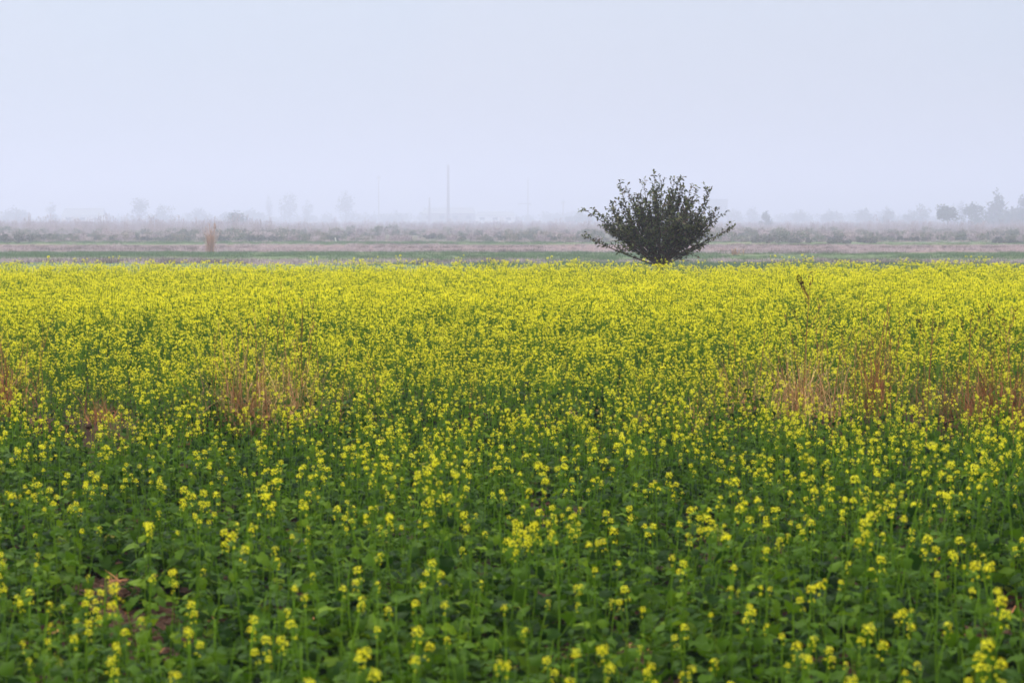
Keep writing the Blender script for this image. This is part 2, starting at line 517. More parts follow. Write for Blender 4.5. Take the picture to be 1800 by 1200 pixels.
# ------------------------------------------------------------------ scattering of what nobody could count
def scatter(name, protos, pts, rots, scls, idx, label, parent=None):
    me = bpy.data.meshes.new(name)
    n = len(pts)
    me.vertices.add(n)
    me.vertices.foreach_set('co', np.asarray(pts, dtype=np.float32).ravel())
    a = me.attributes.new('rot', 'FLOAT_VECTOR', 'POINT'); a.data.foreach_set('vector', np.asarray(rots, dtype=np.float32).ravel())
    a = me.attributes.new('scl', 'FLOAT', 'POINT'); a.data.foreach_set('value', np.asarray(scls, dtype=np.float32))
    a = me.attributes.new('idx', 'INT', 'POINT'); a.data.foreach_set('value', np.asarray(idx, dtype=np.int32))
    me.update()
    o = link(bpy.data.objects.new(name, me), parent)
    if label: tag(o, label, kind='stuff')
    ng = bpy.data.node_groups.new(name + '_scatter', 'GeometryNodeTree')
    ng.interface.new_socket('Geometry', in_out='INPUT', socket_type='NodeSocketGeometry')
    ng.interface.new_socket('Geometry', in_out='OUTPUT', socket_type='NodeSocketGeometry')
    N, K = ng.nodes, ng.links.new
    gi, go = N.new('NodeGroupInput'), N.new('NodeGroupOutput')
    join = N.new('GeometryNodeJoinGeometry')
    for p_ in reversed(protos):
        oi = N.new('GeometryNodeObjectInfo'); oi.transform_space = 'ORIGINAL'
        oi.inputs['Object'].default_value = p_
        gti = N.new('GeometryNodeGeometryToInstance')
        K(oi.outputs['Geometry'], gti.inputs[0]); K(gti.outputs[0], join.inputs[0])
    iop = N.new('GeometryNodeInstanceOnPoints')
    def na(nm, ty):
        q = N.new('GeometryNodeInputNamedAttribute'); q.data_type = ty; q.inputs['Name'].default_value = nm
        return [s for s in q.outputs if s.name == 'Attribute' and s.enabled][0]
    K(gi.outputs[0], iop.inputs['Points']); K(join.outputs[0], iop.inputs['Instance'])
    iop.inputs['Pick Instance'].default_value = True
    K(na('idx', 'INT'), iop.inputs['Instance Index'])
    e2r = N.new('FunctionNodeEulerToRotation'); K(na('rot', 'FLOAT_VECTOR'), e2r.inputs[0])
    K(e2r.outputs[0], iop.inputs['Rotation']); K(na('scl', 'FLOAT'), iop.inputs['Scale'])
    K(iop.outputs[0], go.inputs[0])
    md = o.modifiers.new('scatter', 'NODES'); md.node_group = ng
    return o

def blade(b, rng, base, az_, lean, ln, w, bend, m=0, seg=5, kink=False):
    p = Vector(base); ang = math.pi / 2 - lean
    dxy = Vector((math.cos(az_), math.sin(az_), 0)); side = Vector((-dxy.y, dxy.x, 0))
    kk = rng.randrange(2, seg) if kink else -1
    v = []
    for i in range(seg + 1):
        t = i / seg
        ww = w * (1 - t) ** .7 * .5 + .0004
        v += [p + side * ww, p - side * ww]
        if i == kk: ang -= rng.uniform(.8, 2.0)
        ang -= bend / seg
        p = p + (dxy * math.cos(ang) + Vector((0, 0, math.sin(ang)))) * (ln / seg)
    b.add(v, [(2 * i, 2 * i + 1, 2 * i + 3, 2 * i + 2) for i in range(seg)], m)

# ------------------------------------------------------------------ near plot
GAPS = [(190, 1040, .34), (255, 1110, .36), (170, 1085, .25), (1130, 1150, .26), (1440, 1180, .3), (1785, 1090, .36), (600, 1110, .22), (830, 1010, .16),
        (1720, 1130, .28), (330, 1160, .25), (1000, 1180, .22)]
gap_pts = []
for px, py, rad in GAPS:
    d = depth_of_row(py)
    q = P(px, py, d); gap_pts.append((q.x, q.y, rad * .68))

rng = random.Random(5)
near = []
step = 0.172
y = 4.6
while y < BUND_Y + 1.0:
    half = 0.30 * y + 3.6
    x = -half
    while x < half:
        xx, yy = x + rng.uniform(-.5, .5) * step * 1.1, y + rng.uniform(-.5, .5) * step * 1.1
        x += step
        bd = bund_line(xx) - yy
        if bd < -.15 + rng.uniform(.2, 1.1) * bare(xx): continue
        if any((xx - a) ** 2 + ((yy - b_) * .7) ** 2 < c_ * c_ for a, b_, c_ in gap_pts): continue
        if noise.noise(Vector((xx * 1.3, yy * 1.0, 3))) < -.42 and rng.random() < .7: continue
        u = xx / (.257 * yy)                                  # -1 left edge of what shows, +1 right edge
        fl = 0.04 + .13 * max(-1, min(1, u)) + .066 * (yy - 8) + .28 * noise.noise(Vector((xx * .7, yy * .5, 8)))
        if rng.random() < fl:
            i = rng.randrange(10, 14) if rng.random() < fl * .9 else rng.randrange(4, 10)
        else:
            i = rng.randrange(0, 4) if rng.random() < .62 else rng.choice([4, 8, 5])
        near.append((xx, yy, i, rng.uniform(0, 6.28), rng.uniform(.82, 1.15) * near_height(yy) * (1 + .3 * noise.noise(Vector((xx * .8, yy * .6, 31))))))
    y += step

for k_ in range(2300):                                    # leafy undergrowth closing the rows before the bund
    xx = rng.uniform(-9, 9); bd = rng.uniform(-.1, 4.5)
    if bd < .8 * bare(xx) or rng.random() < bd / 5: continue
    yy = bund_line(xx) - bd
    near.append((xx, yy, rng.choice([0, 1, 2, 3, 4, 8, 5, 7, 10, 11]), rng.uniform(0, 6.28), rng.uniform(.5, 1.0)))

def in_view(xx, yy):
    return abs(xx) < .262 * yy + .06 and yy > 5.9
order = sorted([p for p in near if in_view(p[0], p[1])], key=lambda p: p[1])
single = set(order[:300])
stuff_near = [p for p in near if p not in single]

PLANT_KIND = {}
HEADS = {4: 'one', 5: 'two', 6: 'two', 7: 'three', 8: 'one', 9: 'three', 10: 'four', 11: 'five', 12: 'four', 13: 'six'}
def plant_label(i, xx, yy):
    if i < 4: look = 'low leafy mustard plant without flowers'
    elif i < 10: look = 'slim mustard plant with %s yellow head%s' % (HEADS[i], '' if HEADS[i] == 'one' else 's')
    else: look = 'branching mustard plant with %s yellow heads' % HEADS[i]
    u = xx / (.257 * yy)
    gap = min((math.hypot(xx - a, yy - b_) - c_ for a, b_, c_ in gap_pts))
    row = 'front' if yy < 7.6 else 'second' if yy < 8.8 else 'third'
    if gap < .22: place = 'beside a bare soil gap, ' + ('left half' if u < -.2 else 'right half' if u > .2 else 'middle')
    else: place = '%s rows, %s' % (row, 'left end' if u < -.6 else 'left of middle' if u < -.2 else 'middle' if u < .2 else 'right of middle' if u < .6 else 'right end')
    return look + ', ' + place
GROUP_NEAR = 'mustard plants of the sparse front rows'

STEM_ME = {}
first = {}
for (xx, yy, i, rz, s) in order[:300]:
    loc = (xx, yy, ground_z(xx, yy) - .004)
    if i not in first:
        root = thing('mustard_plant', loc, plant_label(i, xx, yy), 'mustard plant', GROUP_NEAR, rz, s)
        st, leaves, heads = NEAR[i]
        kids = [part('stem', st.mesh('stem', M_stem, True), root)]
        kids += [part('leaf', LEAF_ME[j], root, M=M) for j, M in leaves]
        kids += [part('flower_head', CLUST_ME[j], root, M=M) for j, M in heads]
        KIDS[root.name] = kids
        first[i] = root
    else:
        c = copy_tree(first[i], loc, rz, s)
        c['label'] = plant_label(i, xx, yy)

near_protos = [proto(sp, 'near_plant_source') for sp in NEAR]
scatter('mustard_rows', near_protos, [(p[0], p[1], ground_z(p[0], p[1]) - .004) for p in stuff_near],
        [(rng.uniform(-.1, .1), rng.uniform(-.1, .1), p[3]) for p in stuff_near], [p[4] for p in stuff_near], [p[2] for p in stuff_near],
        'leafy mustard rows with scattered yellow heads up to the dry grass bund')

# ------------------------------------------------------------------ far plot
far = []
step = 0.192
FAR_END = 47.0
y = BUND_Y + .3
rng = random.Random(8)
while y < FAR_END:
    half = 0.285 * y + 4.5
    x = -half
    while x < half:
        xx, yy = x + rng.uniform(-.55, .55) * step, y + rng.uniform(-.55, .55) * step
        x += step
        bd = yy - bund_line(xx)
        if bd < -.1 + rng.uniform(.1, .9) * bare(xx): continue
        u = xx / (.257 * yy)
        nz = noise.noise(Vector((xx * .35, yy * .25, 2)))
        if nz < -.5 and rng.random() < .5: continue
        rich = min(.96, .40 + bd * .040 + .34 * nz + .22 * noise.noise(Vector((xx * .12, yy * .08, 50))) - (.22 if abs(u) > .55 and bd < 6 else 0))
        if rng.random() < rich:
            i = rng.choice([0, 1, 2, 3, 4, 5, 8, 9, 11])
        else:
            i = rng.choice([6, 7, 10, 10])
        s = rng.uniform(.80, 1.1) * (.46 + .54 * min(1, max(0, bd - .2) / 6.5) ** .75) + .12 * nz + .07 * noise.noise(Vector((xx * 1.1, yy * .8, 40)))
        if rng.random() < .05: s *= 1.16
        far.append((xx, yy, i, rng.uniform(0, 6.28), s))
    y += step
for k_ in range(2100):                                    # leafy undergrowth along the front of the crop
    xx = rng.uniform(-10, 10); bd = rng.uniform(-.1, 6.0)
    if bd < .7 * bare(xx): continue
    far.append((xx, bund_line(xx) + bd, rng.choice([6, 7, 10, 10, 2, 0, 4, 9, 5]), rng.uniform(0, 6.28), rng.uniform(.36, .66) + .05 * bd))
far_protos = [proto(sp, 'far_plant_source') for sp in FAR]
scatter('mustard_crop', far_protos, [(p[0], p[1], ground_z(p[0], p[1]) - .004) for p in far],
        [(rng.uniform(-.12, .12), rng.uniform(-.12, .12), p[3]) for p in far], [p[4] for p in far], [p[2] for p in far],
        'dense mustard crop in full yellow flower behind the dry grass bund')

# clods and litter on the open soil
clods = []
for i in range(5):
    r_ = random.Random(60 + i); b = MB()
    b.tube([(0, 0, -.012), (r_.uniform(-.004, .004), 0, .004), (0, r_.uniform(-.004, .004), .016), (0, 0, .022)],
           [.020 * r_.uniform(.8, 1.2), .026 * r_.uniform(.8, 1.2), .018 * r_.uniform(.8, 1.2), .006], 6)
    clods.append(bpy.data.objects.new('clod_source', b.mesh('clod_source', M_soil)))
for i in range(3):
    r_ = random.Random(65 + i); b = MB()
    for _ in range(5): blade(b, r_, (r_.uniform(-.05, .05), r_.uniform(-.05, .05), .01), r_.uniform(0, 6.28), 1.4, r_.uniform(.06, .16), .006, .25, 0, 3)
    clods.append(bpy.data.objects.new('clod_source', b.mesh('clod_source', M_rust)))
pts, rots, scl, idx = [], [], [], []
for a, b_, c_ in gap_pts:
    for i in range(int(260 * c_ * 4)):
        xx, yy = a + rng.gauss(0, c_ * .7), b_ + rng.gauss(0, c_ * 1.0)
        pts.append((xx, yy, ground_z(xx, yy))); rots.append((rng.uniform(-.4, .4), rng.uniform(-.4, .4), rng.uniform(0, 6.28)))
        scl.append(rng.uniform(.3, 1.5) ** 1.4); idx.append(rng.randrange(5) if rng.random() < .93 else rng.randrange(5, 8))
for i in range(900):
    xx = rng.uniform(-6.5, 6.5); yy = bund_line(xx) + rng.gauss(-.2, .4)
    pts.append((xx, yy, ground_z(xx, yy))); rots.append((rng.uniform(-.4, .4), rng.uniform(-.4, .4), rng.uniform(0, 6.28)))
    scl.append(rng.uniform(.5, 1.8)); idx.append(rng.randrange(8))
scatter('soil_litter', clods, pts, rots, scl, idx, 'brown clods and bits of straw lying on the bare soil')

# ------------------------------------------------------------------ dry grass and weeds on the bund
def stalk_geo(rng, H, lean_x, lean_y, r, plume, m_stem, m_pl, bare=False):
    b = MB()
    pts = [Vector((lean_x * t * t, lean_y * t * t, H * t)) + Vector((rng.uniform(-1, 1), rng.uniform(-1, 1), 0)) * .012 * H for t in (0, .2, .4, .6, .8, 1)]
    b.tube(pts, [r, r * .95, r * .85, r * .7, r * .55, r * .25], 4, 0)
    if plume:
        for i in range(plume):
            t = rng.uniform(.55, 1.0)
            k_ = min(4, int(t * 5)); p = pts[k_].lerp(pts[k_ + 1], t * 5 - k_)
            blade(b, rng, p, rng.uniform(0, 6.28), rng.uniform(.15, .6), rng.uniform(.05, .14) * H * (1.3 - t), .006, rng.uniform(-.2, .6), 1, 3)
    return b

def straw_tuft(name, px, row, width_px, top_px, n, m_b, label, cat, stalks=(), rust=0.2, kink=.55, seed=1, lean=.5, dy=0.0, spread=1.0):
    """dry tuft standing on the bund: blades as one part, each stalk a part"""
    rng = random.Random(seed)
    d = depth_of_row(row)
    q = P(px, row, d)
    q.y = bund_line(q.x) - .12 + dy + rng.uniform(-.25, .75)
    q.x = (px - 900) / FPX * q.y
    d = q.y
    root = thing(name, (q.x, q.y, ground_z(q.x, q.y) - .01), label, cat)
    W = width_px / FPX * d; H = 1.7 * top_px / FPX * d
    b = MB()
    for i in range(int(n * 1.5)):
        bx = rng.gauss(0, .42) * W * .6; by = rng.gauss(0, .14) * spread
        blade(b, rng, (bx, by, 0), rng.uniform(0, 6.28), abs(rng.gauss(0, lean * 1.15)), H * rng.uniform(.45, 1.12), rng.uniform(.003, .008),
              rng.uniform(-.1, 1.5), 1 if rng.random() < rust else 0, 5, rng.random() < kink)
    part('blades', b.mesh('blades', [m_b, M_rust]), root, 'stuff')
    extra = [(rng.gauss(0, .75) * width_px, top_px * rng.uniform(1.2, 2.3), rng.gauss(0, 24), rng.choice([0, 5, 10, 14]), .0028) for _ in range(8 if top_px > 55 else 3)]
    for (sx, hp, lx, plume, rad) in list(stalks) + extra:
        sb = stalk_geo(rng, hp / FPX * d, lx / FPX * d, rng.uniform(-.05, .05), rad, plume, 0, 0)
        part('stalk', sb.mesh('stalk', [M_rust, M_rust if rng.random() < .6 else M_straw]), root, M=Matrix.Translation((sx / FPX * d, rng.uniform(-.05, .05), 0)))
    return root

straw_tuft('dry_grass_tuft', 432, 782, 90, 125, 190, M_straw, 'wide tan tuft of bent dry straw on the bund, left of the tall rusty stalks', 'grass tuft', [(-15, 120, -20, 0, .003), (10, 130, 25, 0, .003), (-35, 110, -10, 0, .003)], seed=21)
straw_tuft('dry_grass_tuft', 512, 778, 60, 125, 130, M_straw, 'tan straw tuft with tall rusty stalks rising out of it into the yellow crop', 'grass tuft', [(16, 240, 6, 26, .004), (22, 205, 16, 22, .004), (8, 170, -4, 16, .0035), (28, 150, 26, 8, .003)], seed=22)
straw_tuft('dry_grass_tuft', 1312, 792, 80, 95, 170, M_straw, 'pale tan straw tuft just left of the broad one below dark seed heads', 'grass tuft', [(-60, 150, 34, 3, .003), (-40, 110, 10, 0, .003)], seed=23)
straw_tuft('dry_grass_tuft', 1402, 792, 90, 105, 200, M_straw, 'broad straw tuft directly below the tall weed with dark seed heads', 'grass tuft', [(20, 170, 40, 6, .003), (35, 130, 22, 0, .003)], seed=24)
straw_tuft('dry_grass_tuft', 1546, 800, 40, 110, 70, M_rust, 'upright bunch of reddish brown stalks standing in a narrow column', 'grass tuft', [(-6, 215, 30, 14, .005), (2, 200, 18, 10, .005), (6, 175, 10, 6, .004), (10, 190, 60, 4, .003), (-2, 150, 4, 0, .005)], seed=25, lean=.22)
straw_tuft('dry_grass_tuft', 1478, 790, 36, 100, 40, M_straw, 'few thin leaning straw stalks left of the reddish brown column', 'grass tuft', [(8, 160, 60, 4, .0035), (2, 140, 40, 3, .003)], seed=26, lean=.35)
straw_tuft('dry_grass_tuft', 1640, 795, 130, 75, 190, M_ggrass, 'low tangled grey green tuft with arching straws right of the reddish brown column', 'grass tuft', [(30, 110, 50, 0, .003)], seed=27, lean=.7, rust=.35)
straw_tuft('dry_grass_tuft', 1768, 812, 130, 105, 330, M_rust, 'big reddish brown mound of arching dry grass near a dark seed head weed', 'grass tuft', [(-20, 150, -30, 0, .003), (10, 140, 30, 0, .003)], seed=28, lean=.75, rust=.6)
straw_tuft('dry_grass_tuft', 4, 792, 60, 100, 130, M_rust, 'brown dry tuft at the left end of the bund', 'grass tuft', [(0, 110, 10, 0, .003), (-12, 105, -6, 0, .003)], seed=29)
straw_tuft('dry_grass_tuft', 178, 795, 70, 38, 120, M_rust, 'low dark brown clump of dead grass beside a bare leaning stem', 'grass tuft', [], seed=30, lean=.6, rust=.6)
straw_tuft('dry_grass_tuft', 340, 800, 45, 28, 90, M_straw, 'small flattened nest of reddish straw on the bund', 'grass tuft', [], seed=31, lean=1.1, rust=.5)
straw_tuft('dry_grass_tuft', 1215, 798, 70, 42, 110, M_straw, 'short flattened brown straw clump left of the pale tan tufts', 'grass tuft', [(10, 120, 20, 2, .003)], seed=32, lean=.9, rust=.5)
straw_tuft('dry_grass_tuft', 640, 795, 60, 60, 60, M_ggrass, 'sparse greenish dry tuft right of the tall rusty stalks', 'grass tuft', [], seed=33, lean=.5, rust=.4)
straw_tuft('dry_grass_tuft', 1690, 820, 110, 60, 140, M_rust, 'dark low mat of dead rusty grass in front of the arching mound', 'grass tuft', [], seed=34, lean=.9, rust=.7)

def stem_thing(px, row, top_px, lean_px, label, n=1, seed=1, rad=.005, fork=False):
    rng = random.Random(seed)
    d = depth_of_row(row); q = P(px, row, d)
    root = thing('withered_weed', (q.x, q.y, ground_z(q.x, q.y) - .01), label, 'withered weed')
    for i in range(n):
        b = stalk_geo(rng, top_px / FPX * d * rng.uniform(.85, 1), (lean_px + rng.uniform(-14, 14) * (n > 1)) / FPX * d, rng.uniform(-.1, .1), rad, 0, 0, 0)
        part('stalk', b.mesh('stalk', M_rust), root, M=Matrix.Translation((rng.uniform(-.04, .04) * (n > 1), 0, 0)))
    return root
stem_thing(147, 765, 105, 12, 'single bare dark stem leaning right beside the green left part of the crop', seed=41, rad=.006)
stem_thing(182, 768, 48, -2, 'short broken pale stem right of the bare leaning stem', seed=42, rad=.004)
stem_thing(828, 745, 95, 6, 'thin bunch of dark reddish dead stems in the middle of the crop', n=5, seed=43, rad=.004)

def seed_weed(px, row, top_px, lean_px, label, seed, heads):
    rng = random.Random(seed)
    d = depth_of_row(row); q = P(px, row, d)
    root = thing('seed_weed', (q.x, q.y, ground_z(q.x, q.y) - .01), label, 'weed')
    H = top_px / FPX * d
    b = MB()
    def at(t): return Vector((lean_px / FPX * d * t * t, .05 * t, H * t))
    b.tube([at(t) for t in (0, .25, .5, .75, 1)], [.006, .0055, .0045, .0035, .002], 4)
    ends = [(at(1), (at(1) - at(.9)).normalized())]
    for i in range(heads - 1):
        t = rng.uniform(.62, .9); a = rng.choice([0, math.pi]) + rng.uniform(-.7, .7); ln = rng.uniform(.10, .26)
        p0 = at(t); p1 = p0 + Vector((math.cos(a) * ln * .5, math.sin(a) * ln * .5, ln)); b.tube([p0, p0.lerp(p1, .5) + Vector((0, 0, -.01)), p1], [.003, .0025, .0015], 3)
        ends.append((p1, (p1 - p0).normalized()))
    part('stem', b.mesh('stem', M_rust), root)
    for p, dr in ends:
        hb = MB()
        ln = rng.uniform(.07, .13)
        for i in range(36):
            t = rng.random(); rr = .016 * math.sin(math.pi * min(1, t * .9 + .1)) + .004; a = rng.uniform(0, 6.28)
            c = Vector((rr * math.cos(a), rr * math.sin(a), ln * (t - .4))); s = rng.uniform(.005, .009)
            u = Vector((rng.gauss(0, 1), rng.gauss(0, 1), rng.gauss(0, 1))).normalized(); w = u.orthogonal().normalized()
            hb.add([c - u * s, c + w * s * .7, c + u * s, c - w * s * .7], [(0, 1, 2, 3)])
        part('seed_head', hb.mesh('seed_head', M_seed), root, M=Matrix.Translation(p) @ dr.to_track_quat('Z', 'Y').to_matrix().to_4x4())
    return root
seed_weed(1410, 800, 312, 14, 'tall weed with several dark seed heads above the broad straw tuft', 51, 7)
seed_weed(1782, 815, 250, -18, 'tall weed with dark drooping seed heads over the reddish brown mound', 52, 5)

seed_weed(1462, 806, 225, 20, 'slender weed with two dark seed heads right of the tallest weed', 53, 2)
seed_weed(1628, 806, 235, 12, 'thin seeding weed rising behind the grey green tangled tuft', 54, 4)
seed_weed(1700, 812, 262, 6, 'brown seeding weed between the grey green tuft and the reddish mound', 55, 4)

# ------------------------------------------------------------------ lone tree at the far edge of the mustard
TY = 48.4
def tree_pt(u, v, w=0.0):
    """u,v: pixel of an enlarged view of the tree (x 5.454); w: metres behind (+) or before (-)"""
    return P(1000 + u / 5.4545, 280 + v / 5.4545, TY) + Vector((0, w, 0))
base = tree_pt(872, 1000); base.z = ground_z(base.x, TY)
tree = thing('lone_tree', base, 'bushy lone tree with dark leaves fanning out at the far edge of the mustard', 'tree')
rng = random.Random(77)
fork = tree_pt(874, 1000) - base
tb = MB()
tb.tube([(0, 0, -.05), (.02, 0, fork.z * .4), (fork.x * .7, 0, fork.z * .75), fork], [.12, .10, .09, .075], 8)
part('trunk', tb.mesh('trunk', M_bark, True), tree)
TARG = [(120, 460), (155, 745), (270, 495), (385, 430), (440, 600), (480, 190), (560, 330), (640, 320), (720, 210), (770, 300), (820, 140), (890, 205), (1005, 175), (1062, 165),
        (960, 300), (1100, 240), (1180, 235), (1240, 265), (1355, 258), (1330, 395), (1410, 465), (1475, 525), (1545, 655), (1420, 760), (1290, 830), (520, 830),
        (390, 700), (330, 640), (1120, 890), (1300, 560), (1150, 420), (700, 420), (560, 520), (1420, 640), (900, 380)]
limbs = []
for u, v in TARG:
    out_ = math.hypot((u - 870) / 700, (1000 - v) / 860)
    w = rng.uniform(-1, 1) * 1.1 * math.sqrt(max(0, 1 - min(1, out_) ** 2)) + rng.uniform(-.15, .15)
    limbs.append(tree_pt(u, v, w) - base)
for i in range(36):                                       # limbs towards and away from the camera fill the crown
    a = rng.uniform(0, 6.28); e_ = rng.uniform(.6, 1.45)
    r_ = rng.uniform(.62, .97)
    limbs.append(fork + Vector((1.62 * r_ * math.cos(a) * math.cos(e_), 1.5 * r_ * math.sin(a) * math.cos(e_), 1.85 * r_ * math.sin(e_) + .12)))
for i in range(24):                                       # fuller shoulders on both sides
    sx = 1 if i % 2 else -1; e_ = rng.uniform(.52, 1.05); r_ = rng.uniform(.70, .97) * (.90 if sx > 0 else 1.0)
    limbs.append(fork + Vector((sx * 1.78 * r_ * math.cos(e_), rng.uniform(-.7, .7), 1.75 * r_ * math.sin(e_) + .10)))
lv = MB()
def tree_leaf(p, d):
    ln = rng.uniform(.062, .105); w_ = ln * rng.uniform(.52, .70)
    d = (d * .6 + Vector((rng.gauss(0, .6), rng.gauss(0, .6), rng.gauss(-.1, .5)))).normalized()
    s = d.cross(Vector((rng.gauss(0, .5), rng.gauss(0, .5), 1))).normalized()
    n_ = s.cross(d)
    m1 = p + d * ln * .45
    lv.add([p, m1 + s * w_ * .5 + n_ * w_ * .14, p + d * ln, m1 - s * w_ * .5 + n_ * w_ * .14, m1], [(0, 4, 1), (4, 2, 1), (0, 3, 4), (4, 3, 2)])
tw = MB()
for k_, en in enumerate(limbs):
    st = fork + Vector((rng.uniform(-.04, .04), rng.uniform(-.04, .04), rng.uniform(-.12, .05)))
    dv = en - st; ln = dv.length
    ctrl = st + dv * .5 + Vector((0, 0, -.015 * ln)) + Vector((rng.uniform(-.08, .08), rng.uniform(-.08, .08), 0)) * ln
    if dv.z / ln > .6: ctrl += Vector((dv.x, dv.y, 0)) * .12
    wob_a, wob_b = Vector((rng.uniform(-1, 1), rng.uniform(-1, 1), rng.uniform(-.5, .5))), rng.uniform(0, 6)
    def bz(t): return st * (1 - t) ** 2 + ctrl * 2 * t * (1 - t) + en * t * t + wob_a * (.07 * math.sin(t * 6.5 + wob_b) * t * (1.25 - t))
    r0 = .008 + .008 * ln
    b = MB(); b.tube([bz(t) for t in (0, .2, .4, .6, .8, 1)], [r0, r0 * .85, r0 * .65, r0 * .48, r0 * .3, .003], 5)
    part('limb', b.mesh('limb', M_bark, True), tree)
    inner = k_ >= len(TARG)
    for j in range(int(7 + 4.6 * ln)):
        t = rng.uniform(.36, .98) if rng.random() < .93 else rng.uniform(.2, .4)
        p0 = bz(t); dd = (bz(min(1, t + .03)) - bz(t - .03)).normalized()
        side = Vector((rng.gauss(0, 1), rng.gauss(0, 1), rng.gauss(.35, .8))).normalized()
        tl = rng.uniform(.14, .42) * (1.15 - .5 * t)
        d1 = (dd * .9 + side * .75).normalized()
        p1 = p0 + d1 * tl
        tw.tube([p0, p1], [.004, .0015], 3)
        nl = int(tl / .034) + 1
        for q in range(nl):
            tree_leaf(p0.lerp(p1, (q + .6) / nl), d1)
    for q in range(int(ln / .06)):
        t = .45 + .56 * (q + rng.random()) / (ln / .06)
        if t <= 1.01: tree_leaf(bz(t), side)
for i in range(60):                                      # low suckers near the fork
    a = rng.uniform(0, 6.28); r_ = rng.uniform(.1, .5)
    tree_leaf(fork + Vector((r_ * math.cos(a), r_ * math.sin(a) * .8, rng.uniform(.0, .25) + r_ * .7)), Vector((math.cos(a), math.sin(a), .4)))
part('twigs', tw.mesh('twigs', M_bark), tree, 'stuff')
part('foliage', lv.mesh('foliage', M_tleaf), tree, 'stuff')

# ------------------------------------------------------------------ leaf clouds for bushes and far trees
def foliage(rng, lobes, n, size, squash=1.0):
    b = MB()
    wts = [l[3] ** 2 for l in lobes]
    for l in rng.choices(lobes, wts, k=n):
        d = Vector((rng.gauss(0, 1), rng.gauss(0, 1), rng.gauss(0, 1))).normalized()
        r_ = l[3] * (rng.random() ** .33) * (1 + .22 * noise.noise(d * 2.3 + Vector(l[:3])))
        c = Vector(l[:3]) + Vector((d.x * r_, d.y * r_, d.z * r_ * l[4]))
        u = Vector((rng.gauss(0, 1), rng.gauss(0, 1), rng.gauss(0, .7))).normalized()
        w = u.cross(d + Vector((rng.gauss(0, .5), rng.gauss(0, .5), rng.gauss(0, .5)))).normalized()
        s = size * rng.uniform(.5, 1.5)
        b.add([c - u * s, c + w * s * .6, c + u * s, c - w * s * .6], [(0, 1, 2, 3)])
    return b

def far_tree(px, base_row, top_row, width_px, y, label, shape='round', seed=1, m=M_far, n=900, trunk=.18):
    rng = random.Random(seed)
    q = P(px, base_row, y)
    H = P(px, top_row, y).z - PLAIN
    big = 1.12 if y < 1300 else 1.0
    H *= big
    W = 1.28 * big * width_px / FPX * y
    root = thing('tree', (q.x, y, PLAIN), label, 'tree')
    b = MB()
    b.tube([(0, 0, -.2), (.02 * W, 0, H * .3), (-.02 * W, 0, H * .6)], [max(.10, .02 * H), max(.08, .015 * H), .05], 7)
    for i in range(6):
        a = i * 1.05 + rng.uniform(-.3, .3); z0 = H * rng.uniform(.2, .45)
        b.tube([(0, 0, z0), (math.cos(a) * W * .2, math.sin(a) * W * .2, z0 + H * .15), (math.cos(a) * W * .34, math.sin(a) * W * .34, z0 + H * .27)], [.012 * H, .008 * H, .003 * H], 5)
    part('trunk', b.mesh('trunk', M_bark, True), root)
    lobes = []
    zb = H * trunk
    if shape == 'round':
        for i in range(11):
            a = rng.uniform(0, 6.28); rr = W * .5 * rng.uniform(.15, .66)
            lobes.append((rr * math.cos(a), rr * math.sin(a), zb + (H - zb) * rng.uniform(.22, .78), W * rng.uniform(.16, .27), .8))
        lobes.append((0, 0, zb + (H - zb) * .55, W * .33, (H - zb) / W * .95))
        if trunk < .1:
            for i in range(5): lobes.append((W * rng.uniform(-.45, .45), W * rng.uniform(-.3, .3), H * .2, W * .22, .9))
        lobes.append((rng.uniform(-.12, .12) * W, 0, H - W * .14, W * .15, .95))
    elif shape == 'tall':
        for i in range(10):
            t = i / 9
            r_ = W * (.30 * math.sin(math.pi * (.12 + .8 * t)) + .05)
            lobes.append((rng.uniform(-.12, .12) * W, rng.uniform(-.12, .12) * W, zb + (H - zb) * (t * .88 + .06), r_, 1.2))
    elif shape == 'cone':
        for i in range(16):
            t = (i / 15) ** 1.1
            r_ = W * .46 * (1 - t) + .035 * W
            a = rng.uniform(0, 6.28)
            lobes.append((math.cos(a) * r_ * .45, math.sin(a) * r_ * .45, zb + (H - zb) * (t * .95 + .03), r_ * .72, .75))
    elif shape == 'mass':
        for i in range(14):
            x = W * .5 * rng.uniform(-.85, .85)
            h_ = H * (.55 + .35 * rng.random()) * (1 - .45 * abs(x / (W * .5)) ** 2)
            lobes.append((x, rng.uniform(-.2, .2) * W, h_ * .55, h_ * .42, 1.0))
        lobes.append((0, 0, H * .6, H * .38, 1.0))
    part('crown', foliage(rng, lobes, n, max(.09, W * .035)).mesh('crown', m), root, 'stuff')
    return root

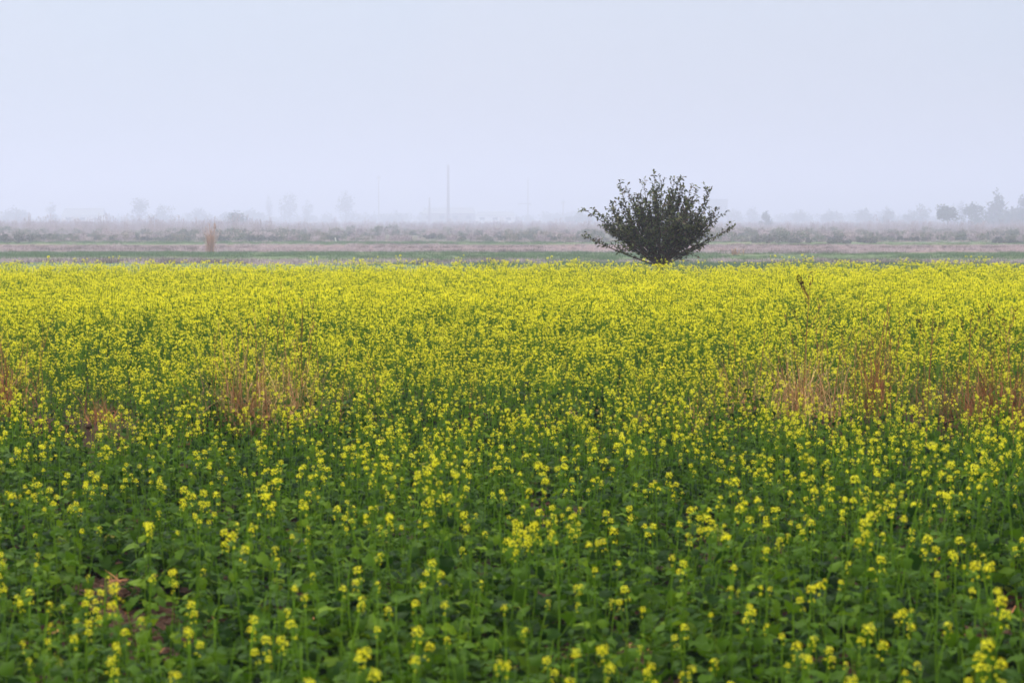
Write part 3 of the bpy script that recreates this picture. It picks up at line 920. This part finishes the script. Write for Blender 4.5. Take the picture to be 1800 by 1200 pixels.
FT = [  # px, base, top, width, distance, shape, label
    (1665, 398, 364, 40, 430, 'round', 'small round tree with a visible trunk standing alone before the hazy tree row'),
    (1714, 397, 359, 36, 520, 'round', 'dense dark round tree between the small lone tree and the tallest tree'),
    (1752, 397, 336, 50, 560, 'cone', 'tallest hazy tree with a pointed top on the right skyline'),
    (1782, 397, 366, 50, 570, 'mass', 'low spreading tree against the right foot of the tallest hazy tree'),
    (1802, 397, 346, 34, 560, 'round', 'tall hazy tree cut by the right edge of the picture'),
    (1689, 396, 352, 18, 700, 'tall', 'thin faint upright tree behind the small round lone tree'),
    (1676, 396, 357, 14, 720, 'tall', 'faint narrow tree just left of the thin upright one'),
    (1621, 397, 356, 30, 660, 'round', 'hazy round topped tree, tallest of the pale row left of the lone round tree'),
    (1598, 397, 366, 26, 660, 'round', 'hazy tree left against the tallest of the pale row'),
    (1560, 397, 362, 28, 640, 'round', 'pale round tree with a bushy foot in the middle of the pale row'),
    (1518, 397, 367, 36, 700, 'round', 'broad faint tree at the left part of the pale row'),
    (1462, 397, 366, 34, 760, 'mass', 'low broad faint clump between the two halves of the pale row'),
    (1405, 397, 366, 30, 760, 'mass', 'faint flat topped clump of tree right of the slim dark shrub'),
    (1346, 398, 372, 18, 520, 'round', 'slim darker young tree standing before the faint skyline right of the dark bushy tree'),
    (1323, 396, 363, 22, 820, 'round', 'very faint round tree nearest the right side of the dark bushy tree'),
    (1292, 396, 364, 24, 820, 'mass', 'very faint low clump half behind the right twigs of the dark bushy tree'),
    (1018, 397, 372, 46, 720, 'mass', 'faint low clump just left of the dark bushy tree'),
    (608, 394, 333, 34, 840, 'round', 'faint tall round crowned tree standing alone left of the first pole'),
    (508, 395, 341, 36, 880, 'tall', 'faint tallest plume shaped tree of the left centre group'),
    (473, 395, 340, 14, 880, 'tall', 'faint slender tree at the left of the left centre group'),
    (541, 395, 349, 24, 880, 'round', 'faint rounded tree at the right of the left centre group'),
    (442, 395, 364, 44, 860, 'mass', 'faint low spreading tree left of the left centre group'),
    (415, 396, 370, 26, 470, 'mass', 'small dark hazy bush tree standing out on the left plain'),
    (397, 396, 371, 24, 760, 'round', 'faint low round tree just left of the small dark bush tree'),
    (350, 396, 362, 34, 800, 'mass', 'faint dome shaped tree between the dark bush tree and the wide hazy pair'),
    (248, 395, 346, 34, 720, 'round', 'wide hazy tree with a dense crown, taller one of the left pair'),
    (287, 396, 356, 34, 740, 'round', 'hazy rounded tree, lower right one of the left pair'),
    (90, 396, 354, 20, 760, 'round', 'hazy round tree at the left end of the long low shed'),
    (25, 396, 361, 44, 760, 'mass', 'broad hazy clump of tree near the left edge'),
    (690, 395, 377, 30, 900, 'mass', 'very faint low clump right of the first pole'),
]
for i, (px, br, tr_, w, y_, sh, lab) in enumerate(FT):
    far_tree(px, br, tr_, w, y_ * (2.0 if y_ < 600 else 2.35), lab, sh, 900 + i, n=1500 if y_ < 600 else 1000, trunk=.26 if i == 0 else .03)

# ------------------------------------------------------------------ scrub bank
rng = random.Random(31)
bush_src = []
for i in range(8):
    r_ = random.Random(700 + i)
    H = r_.uniform(.55, 1.0)
    lob = [(r_.uniform(-.5, .5), r_.uniform(-.4, .4), H * r_.uniform(.2, .6), H * r_.uniform(.28, .45), .9) for _ in range(7)]
    b = foliage(r_, lob, 260, .075)
    for _ in range(26):
        blade(b, r_, (r_.uniform(-.5, .5), r_.uniform(-.4, .4), 0), r_.uniform(0, 6.28), abs(r_.gauss(0, .25)), H * r_.uniform(.8, 1.45), .03, r_.uniform(0, .4))
    bush_src.append(bpy.data.objects.new('bush_source', b.mesh('bush_source', M_dscrub if i >= 6 else (M_reed if i in (1, 4) else M_scrub))))
pts, rots, scl, idx = [], [], [], []
for i in range(3600):
    y_ = 356 + 260 * rng.random() ** 1.6
    x_ = rng.uniform(-1, 1) * (.31 * y_ + 12)
    nz = noise.noise(Vector((x_ * .025, y_ * .03, 4)))
    if rng.random() > .62 + .9 * nz: continue
    pts.append((x_, y_, PLAIN - .02)); rots.append((0, 0, rng.uniform(0, 6.28)))
    scl.append(2 * rng.uniform(.35, 1.05) * (1 + .7 * nz)); idx.append(rng.randrange(6) if rng.random() < .85 else rng.randrange(6, 8))
scatter('scrub', bush_src, pts, rots, scl, idx, 'low dusty scrub covering the bank beyond the pale strips')

DB = [(30, 428, 403, 60, 'dark purple grey bush at the left end of the scrub bank'),
      (75, 424, 404, 56, 'dark spreading bush second from the left end of the scrub bank'),
      (128, 420, 407, 50, 'low dark bush in the scrub below the long low shed'),
      (300, 424, 411, 22, 'small dark green bush left of the tan reed clump'),
      (443, 415, 406, 12, 'small pointed dark bush right of the tan reed clump'),
      (586, 424, 411, 20, 'dark bush behind the small white stake'),
      (619, 416, 405, 10, 'blue grey compact bush right of the small white stake'),
      (760, 420, 406, 30, 'dark bush in the scrub below the tall chimney'),
      (830, 418, 406, 36, 'wide dark bush in the scrub right below the tall chimney'),
      (870, 414, 402, 26, 'dark bush in the scrub left of the second tall pole'),
      (1350, 428, 406, 60, 'wide purple brown bush in the scrub right of the dark bushy tree'),
      (1405, 428, 412, 34, 'grey bush in the scrub at the foot of the faint flat topped clump'),
      (1475, 429, 413, 40, 'dark bush in the scrub left of the leaning dead branch'),
      (1525, 428, 415, 30, 'dark bush in the scrub below the broad faint tree'),
      (1645, 408, 402, 26, 'dark low bush at the left foot of the small round lone tree'),
      (1600, 426, 413, 40, 'bush in the scrub below the pale row of trees'),
      (1762, 428, 416, 36, 'dark bush on the bank below the tallest hazy tree'),
      (1785, 428, 418, 26, 'dark bush on the bank close to the right edge'),
      (1760, 404, 398, 22, 'small hazy bush at the foot of the tallest hazy tree')]
for i, (px, br, tr_, w, lab) in enumerate(DB):
    d = far_depth(br); q = P(px, br, d); H = P(px, tr_, d).z - PLAIN; W = 1.35 * w / FPX * d
    r_ = random.Random(800 + i); H *= r_.uniform(.72, 1.0)
    root = thing('scrub_bush', (q.x, q.y, PLAIN), lab, 'bush')
    lob = [(W * .5 * r_.uniform(-.75, .75), r_.uniform(-.3, .3) * W, H * r_.uniform(.2, .55), H * r_.uniform(.30, .46), .95) for _ in range(10)]
    part('foliage', foliage(r_, lob, 700, .16).mesh('foliage', M_dscrub), root, 'stuff')
    sb = MB()
    for _ in range(7):
        a = r_.uniform(0, 6.28); sb.tube([(0, 0, -.05), (math.cos(a) * W * .2, math.sin(a) * W * .2, H * .6)], [.06, .024], 4)
    part('branches', sb.mesh('branches', M_bark), root)

# far belt of trees that reads as one low mass
bl = random.Random(44); lob = []
for i in range(420):
    y_ = bl.uniform(2150, 2500); x_ = bl.uniform(-1, 1) * .29 * y_
    nz = noise.noise(Vector((x_ * .006, 3, y_ * .002)))
    h_ = (6 + 7 * max(0, nz + .35)) * bl.uniform(.6, 1.2)
    lob.append((x_, y_, PLAIN + h_ * .5, h_ * .75, .8))
tag(link(bpy.data.objects.new('tree_line', foliage(bl, lob, 30000, 1.1).mesh('tree_line', M_far))), 'faint low belt of trees closing the plain in the haze', kind='stuff')

# leaning dead branch on the scrub bank
d = far_depth(413); q = P(1612, 413, d)
root = thing('dead_branch', (q.x, d, PLAIN), 'bare dead branch leaning left out of the scrub bank', 'branch')
b = MB(); b.tube([(0, 0, 0), (-.5, 0, .7), (-1.24, 0, 1.5)], [.10, .07, .024], 5); b.tube([(-.5, 0, .7), (-.4, .1, 1.4)], [.04, .016], 4)
part('wood', b.mesh('wood', M_bark), root)

# ------------------------------------------------------------------ reeds and tall grass on the plain
reed_src = []
for i in range(6):
    r_ = random.Random(1000 + i); b = MB()
    for _ in range(70):
        blade(b, r_, (r_.gauss(0, .35), r_.gauss(0, .35), 0), r_.uniform(0, 6.28), abs(r_.gauss(0, .16)), r_.uniform(1.0, 2.1), r_.uniform(.03, .06), r_.uniform(0, .7), 0, 4)
    for _ in range(7):
        x_, y_ = r_.gauss(0, .35), r_.gauss(0, .35); h_ = r_.uniform(1.7, 2.7); a = r_.uniform(-.25, .25)
        b.tube([(x_, y_, 0), (x_ + a, y_, h_)], [.014, .010], 3)
        for k_ in range(8):
            blade(b, r_, (x_ + a, y_, h_ - .05 * k_), r_.uniform(0, 6.28), r_.uniform(.1, .5), .28, .06, .5, 0, 2)
    reed_src.append(bpy.data.objects.new('reed_source', b.mesh('reed_source', M_reed)))
pts, rots, scl, idx = [], [], [], []
for i in range(12500):
    y_ = 470 + 1120 * rng.random() ** 1.3
    x_ = rng.uniform(-1, 1) * (.30 * y_ + 16)
    nz = noise.noise(Vector((x_ * .011, y_ * .015, 14)))
    left = 0.22 if x_ < -.12 * y_ else 0
    if rng.random() > .55 + 1.0 * nz + left: continue
    if y_ < 600 and rng.random() > .25 + left * 1.6: continue
    pts.append((x_, y_, PLAIN - .03)); rots.append((0, 0, rng.uniform(0, 6.28))); scl.append(2 * rng.uniform(.22, .58) * (1 + .4 * nz) * (1.0 + left * .6) * (1.6 if rng.random() < (.10 if left else .03) else 1)); idx.append(rng.randrange(6))
scatter('reed_bed', reed_src, pts, rots, scl, idx, 'pinkish tan reeds and tall dead grass spread over the hazy plain')

# two dry clumps standing by themselves on the strips
def reed_clump(px, row, top_row, w_px, label, m, seed, n=170):
    r_ = random.Random(seed); d = far_depth(row); q = P(px, row, d); H = P(px, top_row, d).z - PLAIN; W = w_px / FPX * d
    root = thing('reed_clump', (q.x, d, PLAIN + .04), label, 'reed clump'); b = MB()
    for _ in range(n):
        blade(b, r_, (r_.gauss(0, .10) * W, r_.gauss(0, .10) * W, 0), r_.uniform(0, 6.28), abs(r_.gauss(0, .16)), H * r_.uniform(.55, 1.1), .05, r_.uniform(0, .5), 0, 4)
    part('blades', b.mesh('blades', m), root, 'stuff'); p_ = MB()
    for _ in range(9):
        x_ = r_.gauss(0, .14) * W; h_ = H * r_.uniform(.85, 1.1); p_.tube([(x_, 0, 0), (x_ * 1.6, 0, h_)], [.024, .012], 3)
        for k_ in range(6): blade(p_, r_, (x_ * 1.6, 0, h_ - .1 * k_), r_.uniform(0, 6.28), r_.uniform(.1, .5), .4, .06, .5, 0, 2)
    part('plumes', p_.mesh('plumes', m), root, 'stuff')
M_tan = mat('tan_reed', [(0.0, (0.30, 0.15, 0.085)), (0.5, (0.46, 0.26, 0.15)), (1.0, (0.56, 0.36, 0.22))], 0.8, 0.2, by='island', spec=0.1)
reed_clump(371, 444, 398, 26, 'tan upright reed clump standing alone on the pinkish strip', M_tan, 61)
reed_clump(1292, 450, 440, 24, 'short straw coloured tuft on the strip right of the dark bushy tree', M_straw, 62, 90)

M_deadg = mat('dead_strip_grass', [(0.0, (0.06, 0.045, 0.045)), (0.5, (0.13, 0.095, 0.085)), (1.0, (0.24, 0.19, 0.15))], 0.85, 0.1, by='island', spec=0.1)

# ------------------------------------------------------------------ short grass along the strip edges
def tuft_src(seed, n, h, w, m, spread, lean=.5):
    r_ = random.Random(seed); b = MB()
    for _ in range(n):
        blade(b, r_, (r_.uniform(-1, 1) * spread, r_.uniform(-1, 1) * spread, 0), r_.uniform(0, 6.28), abs(r_.gauss(0, lean)), h * r_.uniform(.5, 1.2), w, r_.uniform(0, .9), 0, 3)
    return bpy.data.objects.new('tuft_source', b.mesh('tuft_source', m))
dry = [tuft_src(70 + i, 60, .26, .022, [M_reed, M_deadg, M_reed, M_deadg][i], .4) for i in range(4)]
pts, rots, scl, idx = [], [], [], []
for (row, wob, dens, hs_, sl) in [(463, 1.2, 1.0, .8, -.06), (444.5, 2.2, .8, .8, -.06), (440.5, 1.6, 1.0, .75, -.05), (436.5, 3.0, .5, .6, -.05), (431.5, 1.5, .7, .6, -.05), (426, 2.0, .5, .8, -.02)]:
    d = far_depth(row)
    for i in range(int(1500 * dens)):
        x_ = rng.uniform(-1, 1) * (.30 * d + 6)
        nz = noise.noise(Vector((x_ * .045, row, 1)))
        if rng.random() > .6 + 1.4 * nz: continue
        pts.append((x_, d + sl * x_ + 3.2 * wob * noise.noise(Vector((x_ * .03, row, 7))) + rng.gauss(0, 3.0), PLAIN + .05)); rots.append((0, 0, rng.uniform(0, 6.28)))
        scl.append(2.2 * hs_ * rng.uniform(.5, 1.3)); idx.append(rng.randrange(4) if nz > 0 else rng.choice([0, 2]))
for i in range(2600):                                     # stubble on the fallow strip
    d = rng.uniform(244, 300); x_ = rng.uniform(-1, 1) * (.30 * d + 6)
    pts.append((x_, d - .05 * x_, PLAIN + .05)); rots.append((0, 0, rng.uniform(0, 6.28))); scl.append(2 * rng.uniform(.12, .45)); idx.append(rng.choice([0, 0, 2, 2, 1]))
scatter('dry_grass', dry, pts, rots, scl, idx, 'dead pinkish grass lining the strips beyond the mustard')

wheat = [tuft_src(80 + i, 90, .16, .012, M_wheat, .55, .35) for i in range(4)]
pts, rots, scl, idx = [], [], [], []
for i in range(9000):
    d = rng.uniform(132, 236) if i < 7000 else rng.uniform(310, 350)
    x_ = rng.uniform(-1, 1) * (.30 * d + 6)
    nz = noise.noise(Vector((x_ * .018, d * .035, 20)))
    if rng.random() > .65 + 1.3 * nz: continue
    pts.append((x_, d - .05 * x_, PLAIN + .05)); rots.append((0, 0, rng.uniform(0, 6.28))); scl.append(2 * rng.uniform(.6, 1.1)); idx.append(rng.randrange(4))
scatter('young_wheat', wheat, pts, rots, scl, idx, 'short green wheat growing on the strips beyond the mustard')

# ------------------------------------------------------------------ small white things on the strips
d = far_depth(425.5); q = P(591, 425, d)
root = thing('marker_stake', (q.x, d, PLAIN + .05), 'small white stake tilted before the scrub bank', 'stake')
b = MB(); b.tube([(.0, 0, -.1), (-.1, 0, .32), (-.2, 0, .72)], [.10, .10, .09], 6); part('post', b.mesh('post', M_white), root)
d = far_depth(434.5); q = P(1062, 434, d)
root = thing('marker_stone', (q.x, d, PLAIN + .05), 'small white stone on the pinkish strip left of the dark bushy tree', 'stone')
b = MB(); r_ = random.Random(3)
b.tube([(0, 0, -.06), (.02, 0, .10), (.0, 0, .22), (-.02, 0, .30)], [.15, .17, .12, .04], 7); part('stone', b.mesh('stone', M_white), root)

# ------------------------------------------------------------------ brick kiln, poles and sheds in the haze
YC = 1900.0
def pole_thing(name, px, top_row, r0, r1, y, label, cat, m, arms=(), rings=0):
    q = P(px, 400, y); H = P(px, top_row, y).z - PLAIN
    root = thing(name, (q.x, y, PLAIN), label, cat)
    b = MB(); b.tube([(0, 0, -.5), (0, 0, H * .5), (0, 0, H)], [r0, (r0 + r1) / 2, r1], 12)
    part('shaft', b.mesh('shaft', m, True), root)
    for k_ in range(rings):
        rb = MB(); z = H * (1 - .07 - .3 * k_); rb.tube([(0, 0, z - .5), (0, 0, z + .5)], [r1 * 1.25 + .2 * k_] * 2, 12); part('band', rb.mesh('band', m), root)
    for (x0, x1, row) in arms:
        z = P(px, row, y).z - PLAIN
        ab = MB(); ab.box((x0 - px) / FPX * y, (x1 - px) / FPX * y, -.25, .25, z - .3, z + .3); part('crossarm', ab.mesh('crossarm', M_metal), root)
        for x_ in (x0, x1):
            ib = MB(); ib.tube([((x_ - px) / FPX * y, 0, z - .3), ((x_ - px) / FPX * y, 0, z - 1.6)], [.28, .4], 6); part('insulator', ib.mesh('insulator', M_conc), root)
    return root
pole_thing('chimney', 788, 290, 1.6, 1.05, YC, 'tall brick kiln chimney, thickest and highest of the hazy uprights', 'chimney', M_brick, rings=2)
pole_thing('chimney', 755, 347, 1.4, .6, 1860, 'short tapering stack left of the tall chimney', 'chimney', M_brick, rings=1)
pole_thing('pole', 666, 308, .5, .34, 1820, 'tall thin pole, first hazy upright left of the tall chimney', 'pole', M_conc, arms=[(663, 669, 312)])
pole_thing('pole', 928, 315, .5, .34, 1820, 'tall thin pole with a lopsided crossarm right of the tall chimney', 'pole', M_conc, arms=[(912, 933, 358)])
pole_thing('pole', 990, 352, .5, .38, 1860, 'short plain pole left of the dark bushy tree', 'pole', M_conc, arms=[(987, 993, 355)])

def shed(px0, px1, top_row, y, label, cat='building', wall=M_conc, roof=M_roof, wall_frac=.62, nwin=6, name='shed', deep=18.0, flat=False):
    a, c = P(px0, 395, y), P(px1, 395, y); H = P(px0, top_row, y).z - PLAIN; W = c.x - a.x
    root = thing(name, ((a.x + c.x) / 2, y, PLAIN), label, cat)
    h = H * wall_frac if not flat else H * .93
    b = MB(); b.box(-W / 2, W / 2, 0, deep, -.3, h); part('wall', b.mesh('wall', wall), root)
    rb = MB()
    if flat: rb.box(-W / 2 - .3, W / 2 + .3, -.3, deep + .3, h + .003, H)
    else:
        v = [(-W / 2 - .5, -.6, h + .003), (W / 2 + .5, -.6, h + .003), (W / 2 + .5, deep + .6, h + .003), (-W / 2 - .5, deep + .6, h + .003), (-W / 2 + W * .04, deep / 2, H), (W / 2 - W * .04, deep / 2, H)]
        rb.add(v, [(0, 1, 5, 4), (2, 3, 4, 5), (1, 2, 5), (3, 0, 4), (3, 2, 1, 0)])
    part('roof', rb.mesh('roof', roof), root)
    wb = MB(); ww = W / nwin * .4; wb.box(-ww / 2, ww / 2, -.05, .05, 0, h * .35); wm = wb.mesh('window', M_glass)
    for i in range(nwin):
        part('window', wm, root, M=Matrix.Translation((-W / 2 + W * (i + .5) / nwin, -.02, h * .42)))
    return root
shed(108, 182, 366, 1780, 'long low shed with a grey roof over a pale wall on the left skyline', wall=M_white, wall_frac=.5, nwin=3)
shed(742, 835, 365, 1980, 'long low kiln shed under the tall chimney', wall=M_conc, nwin=4)
shed(836, 905, 372, 2020, 'low pale shed right of the kiln shed', wall=M_white, nwin=3)
shed(1248, 1279, 350, 2100, 'faint tall flat roofed block half behind the dark bushy tree', wall=M_conc, flat=True, nwin=4, name='building', deep=26)

# ------------------------------------------------------------------ haze
hb = MB(); hb.box(-2900, 2900, -110, 4700, -3.2, 78.0)
hz = link(bpy.data.objects.new('haze', hb.mesh('haze', [])))
hm = bpy.data.materials.new('haze'); hm.use_nodes = True
ht = hm.node_tree; ht.nodes.clear()
ho = ht.nodes.new('ShaderNodeOutputMaterial'); pv = ht.nodes.new('ShaderNodeVolumePrincipled')
pv.inputs['Color'].default_value = (0.615, 0.65, 0.83, 1)
pv.inputs['Density'].default_value = 0.00104
pv.inputs['Anisotropy'].default_value = 0.35
ht.links.new(pv.outputs[0], ho.inputs['Volume'])
hz.data.materials.append(hm)
tag(hz, 'pale lavender haze lying over the whole plain', kind='stuff')
